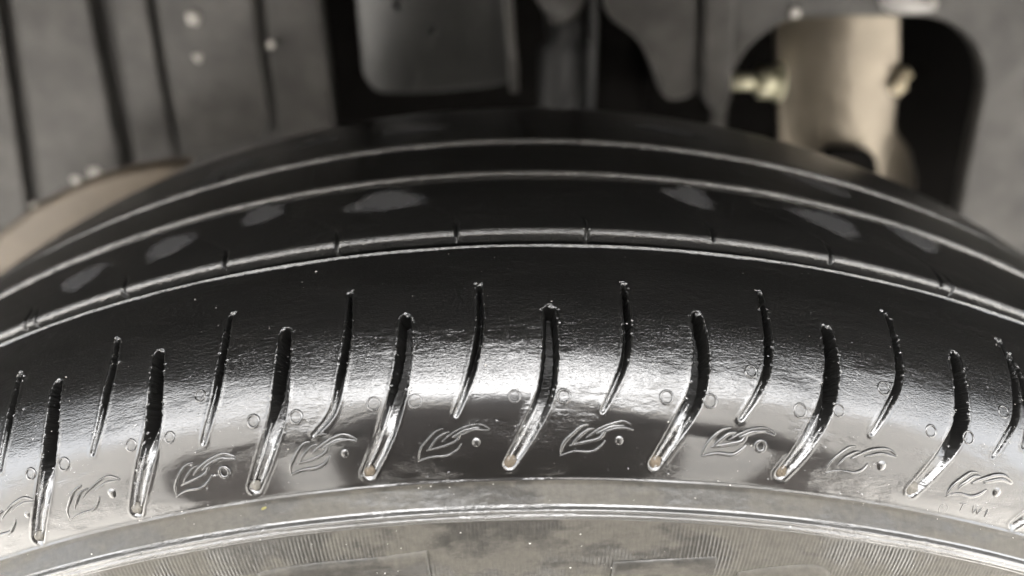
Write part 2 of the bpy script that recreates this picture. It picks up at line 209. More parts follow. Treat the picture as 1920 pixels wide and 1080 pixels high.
# smooth the tangents a little so the ledge reads as a crease and not as facets
Tn /= np.hypot(Tn[:, 0], Tn[:, 1])[:, None]
NR = np.stack([-Tn[:, 1], Tn[:, 0]], 1)          # outward normal in (y, r)
RR = .33
def pos(ph, s, h=0.0):
    ph, s, h = np.broadcast_arrays(np.asarray(ph, float), np.asarray(s, float), np.asarray(h, float))
    y = np.interp(s, SS, PR[:, 0]); r = np.interp(s, SS, PR[:, 1])
    ny = np.interp(s, SS, NR[:, 0]); nr = np.interp(s, SS, NR[:, 1])
    y = y + h * ny; r = r + h * nr
    return np.stack([r * np.sin(ph), y, r * np.cos(ph)], -1)

def smooth(x): x = np.clip(x, 0, 1); return x * x * (3 - 2 * x)
def groove_h(s, near, farr, depth, rfar=.0018, rnear=.0004):
    """circumferential groove: rounded far lip, crisp near lip"""
    h = np.zeros_like(s)
    inside = (s > near) & (s < farr)
    h[inside] = -depth
    wn = .0009
    a = (s > near) & (s < near + wn); h[a] = -depth * smooth((s[a] - near) / wn)
    wf = .0008
    f = (s > farr - wf) & (s <= farr); h[f] = -rfar - (depth - rfar) * smooth((farr - s[f]) / wf)
    c = (s > farr) & (s < farr + rfar); x = 1 - (s[c] - farr) / rfar; h[c] = -rfar * (1 - np.sqrt(np.clip(1 - x * x, 0, 1)))
    return h
GROOVES = [(.1428, .1478, .0060, .0017), (.1712, .1756, .0060, .0015), (.1938, .1980, .0060, .0015)]
def dist_poly(PH, Sg, line):
    """distance (m) to a polyline in (phi, s), and the fraction along it"""
    pts = np.array(line); X = PH * RR; best = np.full(X.shape, 1e9); fr = np.zeros(X.shape)
    seg = np.hypot(np.diff(pts[:, 0]) * RR, np.diff(pts[:, 1])); cum = np.r_[0, np.cumsum(seg)] / seg.sum()
    for i in range(len(pts) - 1):
        ax, ay = pts[i, 0] * RR, pts[i, 1]; bx, by = pts[i + 1, 0] * RR, pts[i + 1, 1]
        dx, dy = bx - ax, by - ay; L2 = dx * dx + dy * dy
        u = np.clip(((X - ax) * dx + (Sg - ay) * dy) / L2, 0, 1)
        d = np.hypot(X - ax - u * dx, Sg - ay - u * dy)
        k = d < best; best[k] = d[k]; fr[k] = cum[i] + u[k] * (cum[i + 1] - cum[i])
    return best, fr
def resample(line, n=24):
    """smooth curve through the points"""
    p = np.array(line); k = np.arange(len(p)); x = np.linspace(0, len(p) - 1, n)
    out = []
    for xx in x:
        i = int(min(xx, len(p) - 2)); u = xx - i
        p0, p1, p2, p3 = p[max(i - 1, 0)], p[i], p[i + 1], p[min(i + 2, len(p) - 1)]
        out.append(.5 * (2 * p1 + (p2 - p0) * u + (2 * p0 - 5 * p1 + 4 * p2 - p3) * u * u + (3 * p1 - p0 - 3 * p2 + p3) * u ** 3))
    return [tuple(q) for q in out]
PER = .7192
cuts = []    # (kind, line, halfwidth function, depth function)
for k in (-1, 0, 1):
    for L in MAJOR: cuts.append(('groove', resample([(a + k * PER, s) for a, s in L])))
    for L in MINOR:
        if k != 0 and L is MINOR[-1] : continue
        cuts.append(('sipe', resample([(a + k * PER, s) for a, s in L])))
    for a, s in NOTCH:
        cuts.append(('notch', resample([(a + k * PER, s - .0022), (a + k * PER - .0005, s + .003), (a + k * PER - .012, s + .007), (a + k * PER - .030, s + .012), (a + k * PER - .05, s + .0145)])))

# grid lines
ph_f = np.arange(-.50, .5001, .00080)
ph_m = np.arange(.503, 1.0, .003); ph_c = np.linspace(1.02, 2 * math.pi - 1.02, 110)
phis = np.r_[-ph_m[::-1], ph_f, ph_m, ph_c]; wrap = True
def srange(a, b, step): n = max(2, int(round((b - a) / step)) + 1); return np.linspace(a, b, n)
sl = [srange(0, .058, .003), srange(.058, SB - .003, .0006), srange(SB - .003, SA + .002, .00025), srange(SA + .002, .1420, .00029)]
last = .1420
for (n_, f_, d_, r_) in GROOVES:
    sl += [srange(last, n_ - .0006, .0007), srange(n_ - .0006, n_ + .0012, .00012), srange(n_ + .0012, f_ - .0009, .0006), srange(f_ - .0009, f_ + r_ + .0003, .00013)]
    last = f_ + r_ + .0003
sl += [srange(last, .235, .0012), srange(.235, SE, .004)]
ss = np.unique(np.round(np.concatenate(sl), 7)); ss = ss[np.r_[True, np.diff(ss) > 4e-5]]
PH, SG_ = np.meshgrid(phis, ss, indexing='ij')
Hh = np.zeros_like(PH)
row = np.zeros_like(ss)
for (n_, f_, d_, r_) in GROOVES: row += groove_h(ss, n_, f_, d_, r_)
# slim raised lip, added to catch a highlight, on the shoulder edge of the nearest groove
row += .00055 * np.exp(-((ss - .1424) / .00038) ** 2)
# wear line where the shoulder film ends, the ridge at the lower edge of the ledge, the step below it
row += .0004 * np.exp(-((ss - SA) / .0005) ** 2) + .0007 * np.exp(-((ss - SB - .0003) / .00045) ** 2) + .0004 * np.exp(-((ss - SB + .0009) / .0003) ** 2)
row -= .0009 * (1 - smooth((ss - (SB - .0022)) / .0010)) * (ss > .05)
Hh += row[None, :]
# gentle unevenness of old rubber
Hh += .00012 * np.sin(PH * 41 + SG_ * 300) * np.sin(PH * 17 - SG_ * 190) * (SG_ < .142)
# serrations on the sidewall band below the ridge
sb = (SG_ < SB - .0026) & (SG_ > .058)
Hh += np.where(sb, (.00007 + .00009 * np.sin(PH * 23 + 1) ** 2) * (np.abs(((PH * RR / .00095) % 1) - .5) * 2 - .5), 0) * (np.abs(PH) < .5)
gid = np.zeros(PH.shape, int); gk = {}
for ci, (kind, line) in enumerate(cuts):
    a = np.array(line); lo, hi_ = a[:, 0].min() - .015, a[:, 0].max() + .015
    i0, i1 = np.searchsorted(phis[:len(ph_f) + 2 * len(ph_m)], [lo, hi_])
    if i1 - i0 < 2: continue
    j0, j1 = np.searchsorted(ss, [a[:, 1].min() - .004, a[:, 1].max() + .004])
    d, fr = dist_poly(PH[i0:i1, j0:j1], SG_[i0:i1, j0:j1], line)
    sj = SG_[i0:i1, j0:j1]; jag = (.00009 * np.sin(sj * 9000 + ci) + .00008 * np.sin(sj * 5100 + 2 * ci) + .00010 * np.sin(sj * 2300 + 3 * ci)) * (.6 + .6 * np.sin(sj * 700 + ci)) 
    if kind == 'groove':
        hw = .00145 * (.66 + .38 * np.sin(np.clip(fr, 0, 1) * math.pi)) ; dep = .0048 * (1 - .84 * smooth((fr - .30) / .50)); wall = .0006 + .0010 * smooth((fr - .45) / .35)
    elif kind == 'sipe':
        hw = .00016 + .00042 * np.sin(np.clip(fr * .95 + .05, 0, 1) * math.pi); dep = .0034 * (1 - .86 * smooth((fr - .40) / .45)); wall = .0005 + .0006 * smooth((fr - .5) / .4)
    else:
        hw = .00040 * (1 - .6 * fr); dep = .0016 * (1 - .94 * smooth(fr / .30)); wall = .0004
    cut = dep * (1 - smooth((d + jag * (.35 + .65 * (fr < .5)) - hw) / wall + .5))
    # soft rolled lip
    lip = .00010 * np.exp(-((d - hw - .0006) / .0004) ** 2) * (kind != 'notch')
    sub = Hh[i0:i1, j0:j1]
    keep = cut > .00012
    if kind == 'notch': nh = np.minimum(sub, row[None, j0:j1] - cut)
    else: nh = sub - cut + lip * (fr > 0.02)
    Hh[i0:i1, j0:j1] = nh
    if kind != 'notch' and ci >= 0:
        g = gid[i0:i1, j0:j1]; g[keep] = ci + 1; gk[ci + 1] = kind
V = pos(PH, SG_, Hh)
nP, nS = PH.shape
UVu = PH * RR / .1; UVv = SG_ / .1
vid = np.arange(nP * nS).reshape(nP, nS)
ip = np.arange(nP); ip2 = (ip + 1) % nP
q = np.stack([vid[ip][:, :-1], vid[ip2][:, :-1], vid[ip2][:, 1:], vid[ip][:, 1:]], -1)    # (nP, nS-1, 4)
smid = .5 * (ss[1:] + ss[:-1]); Vf = V.reshape(-1, 3); Uf = np.stack([UVu.ravel(), UVv.ravel()], -1)
# global smooth normals, so that the parts meet without a seam
fn = np.cross(Vf[q[..., 1]] - Vf[q[..., 3]], Vf[q[..., 2]] - Vf[q[..., 0]]).reshape(-1, 3)
VN = np.zeros_like(Vf); qq = q.reshape(-1, 4)
for k in range(4): 
    for c in range(3): VN[:, c] += np.bincount(qq[:, k], weights=fn[:, c], minlength=len(Vf))
VN /= np.maximum(np.linalg.norm(VN, axis=1), 1e-12)[:, None]
flip = np.sum(VN[vid[nP // 4, nS // 2]] * Vf[vid[nP // 4, nS // 2]] * [1, 0, 1]) < 0
if flip: VN = -VN
def grid_part(name, mask, mat, parent, mat2=None, split=0):
    f = qq[mask.ravel()]
    if not len(f): return None
    if flip: f = f[:, ::-1]
    u, inv = np.unique(f, return_inverse=True); inv = inv.reshape(-1, 4)
    me = bpy.data.meshes.new(name)
    me.vertices.add(len(u)); me.vertices.foreach_set('co', Vf[u].ravel())
    me.loops.add(inv.size); me.loops.foreach_set('vertex_index', inv.ravel())
    me.polygons.add(len(inv)); me.polygons.foreach_set('loop_start', np.arange(0, inv.size, 4)); me.polygons.foreach_set('loop_total', np.full(len(inv), 4))
    me.polygons.foreach_set('use_smooth', np.ones(len(inv), bool))
    uvl = me.uv_layers.new(name='UVMap'); uvl.data.foreach_set('uv', Uf[u][inv.ravel()].ravel())
    me.update(); me.validate()
    me.normals_split_custom_set_from_vertices(VN[u].tolist())
    o = link(name, me, mat, parent)
    if mat2: me.materials.append(mat2); me.polygons.foreach_set('material_index', (np.broadcast_to(smid[None, :], mask.shape).ravel()[mask.ravel()] < split).astype(np.int32))
    return o
tyre = empty('tyre'); tag(tyre, 'black wet car tyre seen from above, glossy shoulder with curved grooves and soapy film', 'tyre')
bounds = [('sidewall', 0, SB - .0022, M_serr), ('sidewall_ridge', SB - .0022, SB + .0014, M_ridge), ('sidewall_ledge', SB + .0014, SA, M_side), ('shoulder_rib', SA, .1419, M_wet), ('rib_edge', .1419, .1428, M_edge)]
prev = .1428
for (n_, f_, d_, r_) in GROOVES:
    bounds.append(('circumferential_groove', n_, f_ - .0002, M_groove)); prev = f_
    nxt = [g[0] for g in GROOVES if g[0] > f_]
    bounds.append(('rib_edge', f_ - .0002, f_ + r_, M_edge))
    bounds.append(('tread_rib', f_ + r_, nxt[0] if nxt else .236, M_rib))
bounds.append(('inner_sidewall', .236, 1, M_rib))
gq = np.stack([gid[ip][:, :-1], gid[ip2][:, :-1], gid[ip2][:, 1:], gid[ip][:, 1:]], -1).max(-1)
parts = {}
for nm, a, b_, mt in bounds:
    mk = np.broadcast_to(((smid >= a) & (smid < b_))[None, :], gq.shape) & (gq == 0)
    parts.setdefault(nm, []).append(grid_part(nm, mk, mt, tyre))
shoulder = parts['shoulder_rib'][0]
for g, kind in gk.items():
    grid_part('shoulder_groove' if kind == 'groove' else 'shoulder_sipe', gq == g, M_tail, shoulder)

# rim behind the tyre bead, below the picture
bm = bmesh.new()
prof = [(.004, .224), (-.006, .226), (-.006, .216), (.03, .205), (.10, .20), (.16, .21), (.17, .224)]
vs = [[bm.verts.new((r * math.sin(a), y, r * math.cos(a))) for y, r in prof] for a in np.linspace(0, 2 * math.pi, 96, endpoint=False)]
for i in range(96):
    for j in range(len(prof) - 1): bm.faces.new((vs[i][j], vs[(i + 1) % 96][j], vs[(i + 1) % 96][j + 1], vs[i][j + 1]))
from_bm('rim', bm, simple('rim_alloy', (.5, .5, .5), .35, metal=.9), tyre)

# ------------------------------------------------------------------ marks moulded on the shoulder: strokes swept over the surface
def stroke_bm(bm, line, w=.00028, h=.00028, closed=False, n=20, taper=True, wob=0):
    L = resample(line, n) if not closed else line
    if wob: f1, f2 = random.uniform(0, 6), random.uniform(0, 6); L = [(a + wob * math.sin(i * .9 + f1) / RR, s + wob * math.sin(i * .7 + f2)) for i, (a, s) in enumerate(L)]
    m_ = len(L); rings = []
    uvl = bm.loops.layers.uv.verify()
    for i, (a, s) in enumerate(L):
        a0, s0 = L[(i - 1) % m_] if closed or i > 0 else L[i]; a1, s1 = L[(i + 1) % m_] if closed or i < m_ - 1 else L[i]
        tx, ty = (a1 - a0) * RR, s1 - s0; l = math.hypot(tx, ty) or 1; nx, ny = -ty / l, tx / l
        tp = 1 if (closed or not taper) else .35 + .65 * math.sin(math.pi * (i + .5) / m_)
        ring = []
        for k in range(7):
            th = math.pi * k / 6; o = math.cos(th) * w * tp; hh = math.sin(th) * h * tp - .00006
            v = bm.verts.new(pos(a + nx * o / RR, s + ny * o, hh)); ring.append((v, (a * RR + nx * o) / .1, (s + ny * o) / .1))
        rings.append(ring)
    for i in range(m_ if closed else m_ - 1):
        A, B = rings[i], rings[(i + 1) % m_]
        for k in range(6):
            f = bm.faces.new((A[k][0], A[k + 1][0], B[k + 1][0], B[k][0])); f.smooth = True
            for lp, qv in zip(f.loops, (A[k], A[k + 1], B[k + 1], B[k])): lp[uvl].uv = (qv[1], qv[2])
    if not closed:
        for R_ in (rings[0], rings[-1]):
            try: bm.faces.new([x[0] for x in R_])
            except ValueError: pass
def dome_bm(bm, c, r, n=14):
    uvl = bm.loops.layers.uv.verify(); ring = []
    for e in (0, .35, .7):
        ring.append([(bm.verts.new(pos(c[0] + r * (1 - e) * math.cos(2 * math.pi * k / n) / RR, c[1] + r * (1 - e) * math.sin(2 * math.pi * k / n), -.00005 + .00035 * math.sin(e * math.pi / 2))), c[0] * RR / .1, c[1] / .1) for k in range(n)])
    for e in range(2):
        for k in range(n):
            qv = (ring[e][k], ring[e][(k + 1) % n], ring[e + 1][(k + 1) % n], ring[e + 1][k]); f = bm.faces.new([x[0] for x in qv]); f.smooth = True
            for lp, x in zip(f.loops, qv): lp[uvl].uv = x[1:]
    f = bm.faces.new([x[0] for x in ring[2]]); f.smooth = True
    for lp in f.loops: lp[uvl].uv = (c[0] * RR / .1, c[1] / .1)
def circle(c, r, n=20): return [(c[0] + r * math.cos(2 * math.pi * k / n) / RR, c[1] + r * math.sin(2 * math.pi * k / n)) for k in range(n)]
def mark(name, strokes, circles=(), w=.00028, mat=None, parent=None, wob=0, dots=()):
    bm = bmesh.new()
    for st in strokes: stroke_bm(bm, st, w * (random.uniform(.75, 1.3) if wob else 1), w * (random.uniform(.7, 1.2) if wob else 1), wob=wob)
    for c, r in dots: dome_bm(bm, c, r)
    for c, r in circles: stroke_bm(bm, circle(c, r), w, w, True)
    bmesh.ops.recalc_face_normals(bm, faces=bm.faces)
    return from_bm(name, bm, mat or M_mark, parent or shoulder)
for i, c in enumerate(LEAF):
    j = lambda k=.00012: random.uniform(-k, k)
    sk = [[(a + c[0] + j(.0003), s + c[1] + j()) for a, s in st] for st in STROKE]
    s1, s3 = STROKE[0], STROKE[2]
    sk.append([(c[0] + a * .88 + .0030, c[1] + s * .80 - .0002 + j()) for a, s in s1[:4]])           # inner line of the leaf
    sk.append([(c[0] + a + j(), c[1] + s - .00075) for a, s in s3[1:4]])                              # second line of the stalk
    sk.append([(c[0] + s1[3][0] + .004, c[1] + s1[3][1]), (c[0] + .001, c[1] + .0004), (c[0] + s3[2][0] - .003, c[1] + s3[2][1] - .0006)])   # vein
    if random.random() < .6: sk.append([(c[0] + s1[0][0] + j(.002), c[1] + s1[0][1] + .0004), (c[0] + s1[0][0] + .006, c[1] + s1[0][1] + .0012 + j()), (c[0] + s1[0][0] + .011, c[1] + s1[0][1] + .0011)])
    if i in (4, 6, 7, 8): sk = sk[:5]
    dt = ((c[0] + DOT[0] + j(.0006), c[1] + DOT[1] - .0003 + j()), .0011)
    mark('leaf_mark', sk, [dt] if i in (3, 5) else [], w=random.uniform(.00036, .00050), wob=.00004, dots=[] if i in (3, 5) else [dt])
for i, c in enumerate(RINGS): mark('ring_mark', [], [(c, .00115 + .0003 * random.random())], w=random.uniform(.00020, .00034))
# wear indicator lettering on the right: a small round sign and the letters TWI
c0, cT, cW, cI = TWI
k = .00085
mark('letter_mark', [[(c0[0] - k / RR * .6, c0[1] - k * .5), (c0[0] + k / RR * .6, c0[1] + k * .5)], [(c0[0] - k / RR * .5, c0[1] + k * .5), (c0[0] + k / RR * .4, c0[1] - k * .6)]], [(c0, .0011)], .0002)
def lt(c, pts): return [(c[0] + x * .001 / RR, c[1] + y * .001) for x, y in pts]
mark('letter_mark', [lt(cT, [(-1, 1), (1, 1)]), lt(cT, [(0, 1), (0, -1.1)])], (), .00022)
mark('letter_mark', [lt(cW, [(-1.2, 1.0), (-.6, -1.0)]), lt(cW, [(-.6, -1.0), (0, .6)]), lt(cW, [(0, .6), (.6, -1.0)]), lt(cW, [(.6, -1.0), (1.2, 1.0)])], (), .0002)
mark('letter_mark', [lt(cI, [(.2, 1.0), (.2, -1.0)])], (), .00022)

# raised lettering plates low on the sidewall (only their upper edges are in the picture)
def plate(line, h, name, mat, parent, down=.016):
    """solid raised plate under an upper edge given in (phi, s)"""
    bm = bmesh.new(); top = resample(line, 22); uvl = bm.loops.layers.uv.verify()
    n = 10; G = []
    for a, s in top: G.append([(bm.verts.new(pos(a, s - down * k / n, h - (.0004 if k == 0 else 0))), a * RR / .1, (s - down * k / n) / .1) for k in range(n + 1)])
    base = [(bm.verts.new(pos(a, s + .0002, -.0012)), a * RR / .1, s / .1) for a, s in top]
    for i in range(len(top) - 1):
        for k in range(n):
            qv = (G[i][k], G[i + 1][k], G[i + 1][k + 1], G[i][k + 1]); f = bm.faces.new([x[0] for x in qv]); f.smooth = True
            for lp, x in zip(f.loops, qv): lp[uvl].uv = x[1:]
        qv = (base[i], base[i + 1], G[i + 1][0], G[i][0]); f = bm.faces.new([x[0] for x in qv])
        for lp, x in zip(f.loops, qv): lp[uvl].uv = x[1:]
    for e in (0, -1):
        side = [base[e][0]] + [g[0] for g in G[e]]
        low = bm.verts.new(pos(top[e][0], top[e][1] - down, -.0012)); bm.faces.new(side + [low])
    bmesh.ops.recalc_face_normals(bm, faces=bm.faces)
    return from_bm(name, bm, mat, parent, smooth=False)
sidewall = parts['sidewall'][0]
M_letter = sidewall_mat('raised_letter_rubber', False)
plate(PLATE1[:4], -.0004, 'raised_letter', M_letter, sidewall)
for L in LETT: plate([p for p in L if p[1] > .0655][:4], -.0004, 'raised_letter', M_letter, sidewall, .012)

# dull patches on the ribs where the film has drawn back: thin skins of dried dust lying on the rubber
m, t, b = newmat('dry_rubber_patch'); L_ = t.links
b.inputs['Base Color'].default_value = (.060, .060, .062, 1); b.inputs['Roughness'].default_value = .75; b.inputs['Specular IOR Level'].default_value = .3
uvn = mapped(t, (1, 1, 1), 'UV'); sp_ = N(t, 'ShaderNodeSeparateXYZ'); L_.new(uvn.outputs[0], sp_.inputs[0])
nz = noise(t, mapped(t, (1, 1, 1)), 500, 4, .6); ad_ = N(t, 'ShaderNodeMath', operation='MULTIPLY_ADD'); L_.new(nz.outputs[0], ad_.inputs[0]); ad_.inputs[1].default_value = .5; L_.new(sp_.outputs[0], ad_.inputs[2])
rp = ramp(t, [(.0, .85), (.62, .8), (.86, .0)]); dv = N(t, 'ShaderNodeMath', operation='DIVIDE'); dv.inputs[1].default_value = 1.35; L_.new(ad_.outputs[0], dv.inputs[0]); L_.new(dv.outputs[0], rp.inputs[0]); L_.new(rp.outputs[0], b.inputs['Alpha'])
M_dry = m
for i, (a, s) in enumerate(PATCH):
    bm = bmesh.new(); ra = 1.15 * [.0075, .0080, .0066, .0110, .0070, .0105, .0085, .0115, .008, .012, .008, .012, .010][i]; rs = .0068 if i < 7 else .0048
    cv = bm.verts.new(pos(a, s, .00022)); n = 40; rim = []
    for rr_ in (.5, .85, 1.0):
        ring = []
        for k in range(n):
            th = 2 * math.pi * k / n; wob = 1 + .10 * math.sin(3 * th + i) + .06 * math.sin(7 * th + 2 * i) + .04 * math.sin(13 * th + i)
            px = math.cos(th) * ra * rr_ * wob; py = math.sin(th) * rs * rr_ * wob * (1 - .35 * max(0, -math.cos(th)))
            py += px * (.02 if a < 0 else -.20)
            ring.append(bm.verts.new(pos(a + px / RR, s + py, .00022 if rr_ < 1 else -.00003)))
        rim.append(ring)
    for k in range(n):
        bm.faces.new((cv, rim[0][k], rim[0][(k + 1) % n]))
        for r_ in range(2): bm.faces.new((rim[r_][k], rim[r_ + 1][k], rim[r_ + 1][(k + 1) % n], rim[r_][(k + 1) % n]))
    bmesh.ops.recalc_face_normals(bm, faces=bm.faces)
    uvl = bm.loops.layers.uv.verify(); rad = {cv: 0.0}
    for ring, rr_ in zip(rim, (.5, .85, 1.0)):
        for v in ring: rad[v] = rr_
    for f in bm.faces:
        for lp in f.loops: lp[uvl].uv = (rad[lp.vert], 0)
    ribs = parts['tread_rib']; pr = ribs[0] if s < .1718 else (ribs[1] if s < .1943 else ribs[2])
    from_bm('dry_patch', bm, M_dry, pr)

# ------------------------------------------------------------------ foam beads at the lower ends of the wide grooves
places = ['leftmost groove', 'second wide groove from the left', 'third wide groove from the left', 'fourth wide groove from the left', 'wide groove in the middle', 'wide groove right of the middle', 'third wide groove from the right edge', 'wide groove left of the lettering']
def blob_bm(bm, c, ra, rs, rh, nseg=14, ang=0):
    vs = []
    for i in range(5):
        el = math.pi / 2 * i / 4; ring = []
        for k in range(nseg):
            th = 2 * math.pi * k / nseg; x = math.cos(th) * math.cos(el) * ra; y = math.sin(th) * math.cos(el) * rs
            xx = x * math.cos(ang) - y * math.sin(ang); yy = x * math.sin(ang) + y * math.cos(ang)
            ring.append(bm.verts.new(pos(c[0] + xx / RR, c[1] + yy, c[2] + math.sin(el) * rh)))
            if i == 4: break
        vs.append(ring)
    for i in range(3):
        for k in range(nseg): bm.faces.new((vs[i][k], vs[i][(k + 1) % nseg], vs[i + 1][(k + 1) % nseg], vs[i + 1][k]))
    for k in range(nseg): bm.faces.new((vs[3][k], vs[3][(k + 1) % nseg], vs[4][0]))
for i, L in enumerate(MAJOR):
    a, s = L[-1]; bm = bmesh.new()
    kb = (.9, .95, .85, .9, 1.15, 1.05, 1.0, 1.15)[i]; blob_bm(bm, (a, s + .0003, -.0007), .00155 * kb, .00150 * kb, .0008, 14, .4)
    for v in bm.verts: v.co += Vector((math.sin(v.co.z * 5200 + i), math.cos(v.co.x * 4300), math.sin(v.co.x * 6100))) * .00012
    o = from_bm('foam_bead', bm, (M_foam, M_foam2)[i in (0, 1, 2, 7)], None)
    tag(o, 'beige foam bead at the lower end of the ' + places[i], 'foam bead', 'foam beads at the groove ends')
# water lying in the lower half of the grooves
slim = ['at the left picture edge', 'between the leftmost and second wide grooves', 'between the second and third wide grooves from the left', 'between the third and fourth wide grooves from the left', 'just left of the middle wide groove', 'just right of the middle wide groove', 'third from the right edge', 'second from the right edge', 'at the right picture edge']
tg = ts = 0
for ci, (kind, line) in enumerate(cuts):
    if kind == 'notch': continue
    if abs(line[0][0]) > .4 or (kind == 'groove' and tg > 7) or (kind == 'sipe' and ts > 8): continue
    bm = bmesh.new(); sub = line[13:-1] if kind == 'groove' else line[14:]
    off = random.choice((-.3, -.4, .35)) ; w_ = .00030 if kind == 'groove' else .00022
    hw = .0011 if kind == 'groove' else .0002
    stroke_bm(bm, [(a - hw * .75 / RR, s) for a, s in sub], w_, w_ * 1.4, n=30)
    if kind == 'groove': stroke_bm(bm, [(a + hw / RR + .0004 * math.sin(s * 3000), s) for a, s in sub[2:]], w_ * 1.1, w_ * 1.3, n=30)
    bmesh.ops.recalc_face_normals(bm, faces=bm.faces)
    bmesh.ops.translate(bm, verts=bm.verts, vec=(0, 0, 0))
    o = from_bm('water_trickle', bm, M_water, None)
    lab = ('paired water trickles in the ' + places[tg]) if kind == 'groove' else ('water trickle in the slim sipe ' + slim[ts])
    if kind == 'groove': tg += 1
    else: ts += 1
    tag(o, lab, 'water', 'water trickles in the grooves')

# fine bubbles and droplets all over the shoulder: nobody could count them
bm = bmesh.new()
for _ in range(800):
    a = random.uniform(-.42, .42); s = random.choice((random.uniform(SA, .135), random.gauss(.1105, .006), random.uniform(SA, .106), random.uniform(SA, .106)))
    if not SA < s < .141: continue
    r = (.00007 + .00020 * random.random() ** 5) * (1 if s < .118 else .7)
    blob_bm(bm, (a, s, -.00002), r * random.uniform(1, 1.6), r, r * .8, 8)
for kind, line in cuts:                                   # beads clinging to the rims of the grooves
    if kind == 'notch' or abs(line[0][0]) > .42: continue
    for _ in range(26 if kind == 'groove' else 14):
        k = int(min(len(line) - 1, random.random() * len(line) * .8)); a, s = line[k]; sd = random.choice((-1, 1, 1)); hw_ = .0018 if kind == 'groove' else .0010
        r = .00009 + .00020 * random.random() ** 2; blob_bm(bm, (a + sd * (hw_ + random.uniform(-.0002, .0003)) / RR, s + random.uniform(-.0004, .0004), -.00002), r * random.uniform(1, 1.7), r, r * .8, 8)
    a, s = line[0]
    for _ in range(4): r = .00016 + .00018 * random.random(); blob_bm(bm, (a + random.uniform(-.0010, .0010) / RR, s + random.uniform(.0006, .0016), -.00002), r * 1.6, r, r * .8, 8)
bmesh.ops.recalc_face_normals(bm, faces=bm.faces)
o = from_bm('water_droplets', bm, M_water, None); tag(o, 'tiny water droplets and bubbles scattered over the glossy shoulder of the tyre', 'droplets', kind='stuff')
bm = bmesh.new()
for _ in range(260):
    a = random.uniform(-.42, .42); u = random.random()
    s = SA + random.gauss(0, .0005) if u < .3 else (SB + random.gauss(0, .0006) if u < .5 else random.uniform(.064, .141))
    r = .00005 + .00011 * random.random() ** 4
    blob_bm(bm, (a, s, .0001), r * random.uniform(1, 2), r, r, 8)
bmesh.ops.recalc_face_normals(bm, faces=bm.faces)
o = from_bm('foam_specks', bm, M_white, None); tag(o, 'white foam specks dotted along the shoulder edge and sidewall of the tyre', 'foam', kind='stuff')

bm = bmesh.new(); blob_bm(bm, (YEL[0], YEL[1], 0), .0007, .0003, .0002, 10, .2)
o = from_bm('yellow_fleck', bm, simple('yellow_fleck', (.10, .09, .02), .6, var=.05), None); tag(o, 'tiny yellow fleck stuck on the ledge below the tyre shoulder at the left', 'fleck')
# ------------------------------------------------------------------ the wheel arch behind the tyre
def slab(name, poly, y, thick, mat, parent, bev=.0025, holes=(), res=3):
    cu = bpy.data.curves.new(name, 'CURVE'); cu.dimensions = '2D'; cu.fill_mode = 'BOTH'
    for P_ in [poly] + list(holes):
        sp = cu.splines.new('POLY'); sp.points.add(len(P_) - 1); sp.use_cyclic_u = True
        for p, (x, z) in zip(sp.points, P_): p.co = (x, z, 0, 1)
    cu.extrude = thick / 2 - bev; cu.bevel_depth = bev; cu.bevel_resolution = res; cu.offset = -bev
    tmp = bpy.data.objects.new('tmp', cu); C.objects.link(tmp)
    dg = bpy.context.evaluated_depsgraph_get(); me = bpy.data.meshes.new_from_object(tmp.evaluated_get(dg))
    bpy.data.objects.remove(tmp); bpy.data.curves.remove(cu)
    me.transform(Matrix(((1, 0, 0, 0), (0, 0, -1, y + thick / 2), (0, 1, 0, 0), (0, 0, 0, 1))))
    me.name = name; me.materials.clear()
    me.polygons.foreach_set('use_smooth', [False] * len(me.polygons))
    return link(name, me, mat, parent)
def rounded(poly, r=.006, n=5):
    out = []; m_ = len(poly)
    for i in range(m_):
        p0, p1, p2 = Vector(poly[i - 1]), Vector(poly[i]), Vector(poly[(i + 1) % m_])
        d0, d2 = (p0 - p1), (p2 - p1); rr_ = min(r, d0.length * .45, d2.length * .45)
        a, b_ = p1 + d0.normalized() * rr_, p1 + d2.normalized() * rr_
        for k in range(n + 1):
            u = k / n; out.append(tuple((1 - u) ** 2 * a + 2 * u * (1 - u) * p1 + u * u * b_))
    return out
def bend(o, sag):
    """curve a slab about its upright middle line, edges back"""
    bm = bmesh.new(); bm.from_mesh(o.data); xs = [v.co.x for v in bm.verts]; a, b_ = min(xs), max(xs); c = (a + b_) / 2; hw = (b_ - a) / 2
    for k in range(1, 22):
        bmesh.ops.bisect_plane(bm, geom=bm.verts[:] + bm.edges[:] + bm.faces[:], plane_co=(a + (b_ - a) * k / 22, 0, 0), plane_no=(1, 0, 0))
    for v in bm.verts: v.co.y += sag * abs((v.co.x - c) / hw) ** 2.4
    bm.to_mesh(o.data); bm.free()
liner = empty('wheel_arch_liner', (0, 0, 0)); tag(liner, 'grey plastic wheel arch liner with upright ribs behind and above the tyre', 'wheel arch liner')
YW = .262
for nm, key, y, th_ in [('liner_panel', 'left0', YW, .012), ('liner_panel', 'left1', YW - .002, .012), ('liner_rib', 'left2', YW + .002, .010), ('liner_panel', 'left3', YW, .012), ('liner_rib', 'left4', YW + .004, .012), ('liner_panel', 'r1', YW, .012), ('liner_rib', 'ridge', YW - .006, .014)]:
    slab(nm, rounded(BG[key], .006 if key not in('left3','r1') else .012), y, th_, M_liner, liner, .0022)
slab('liner_panel', BG['rout'], YW + .001, .010, M_liner, liner, .002, [rounded(BG['hole'], .006)])
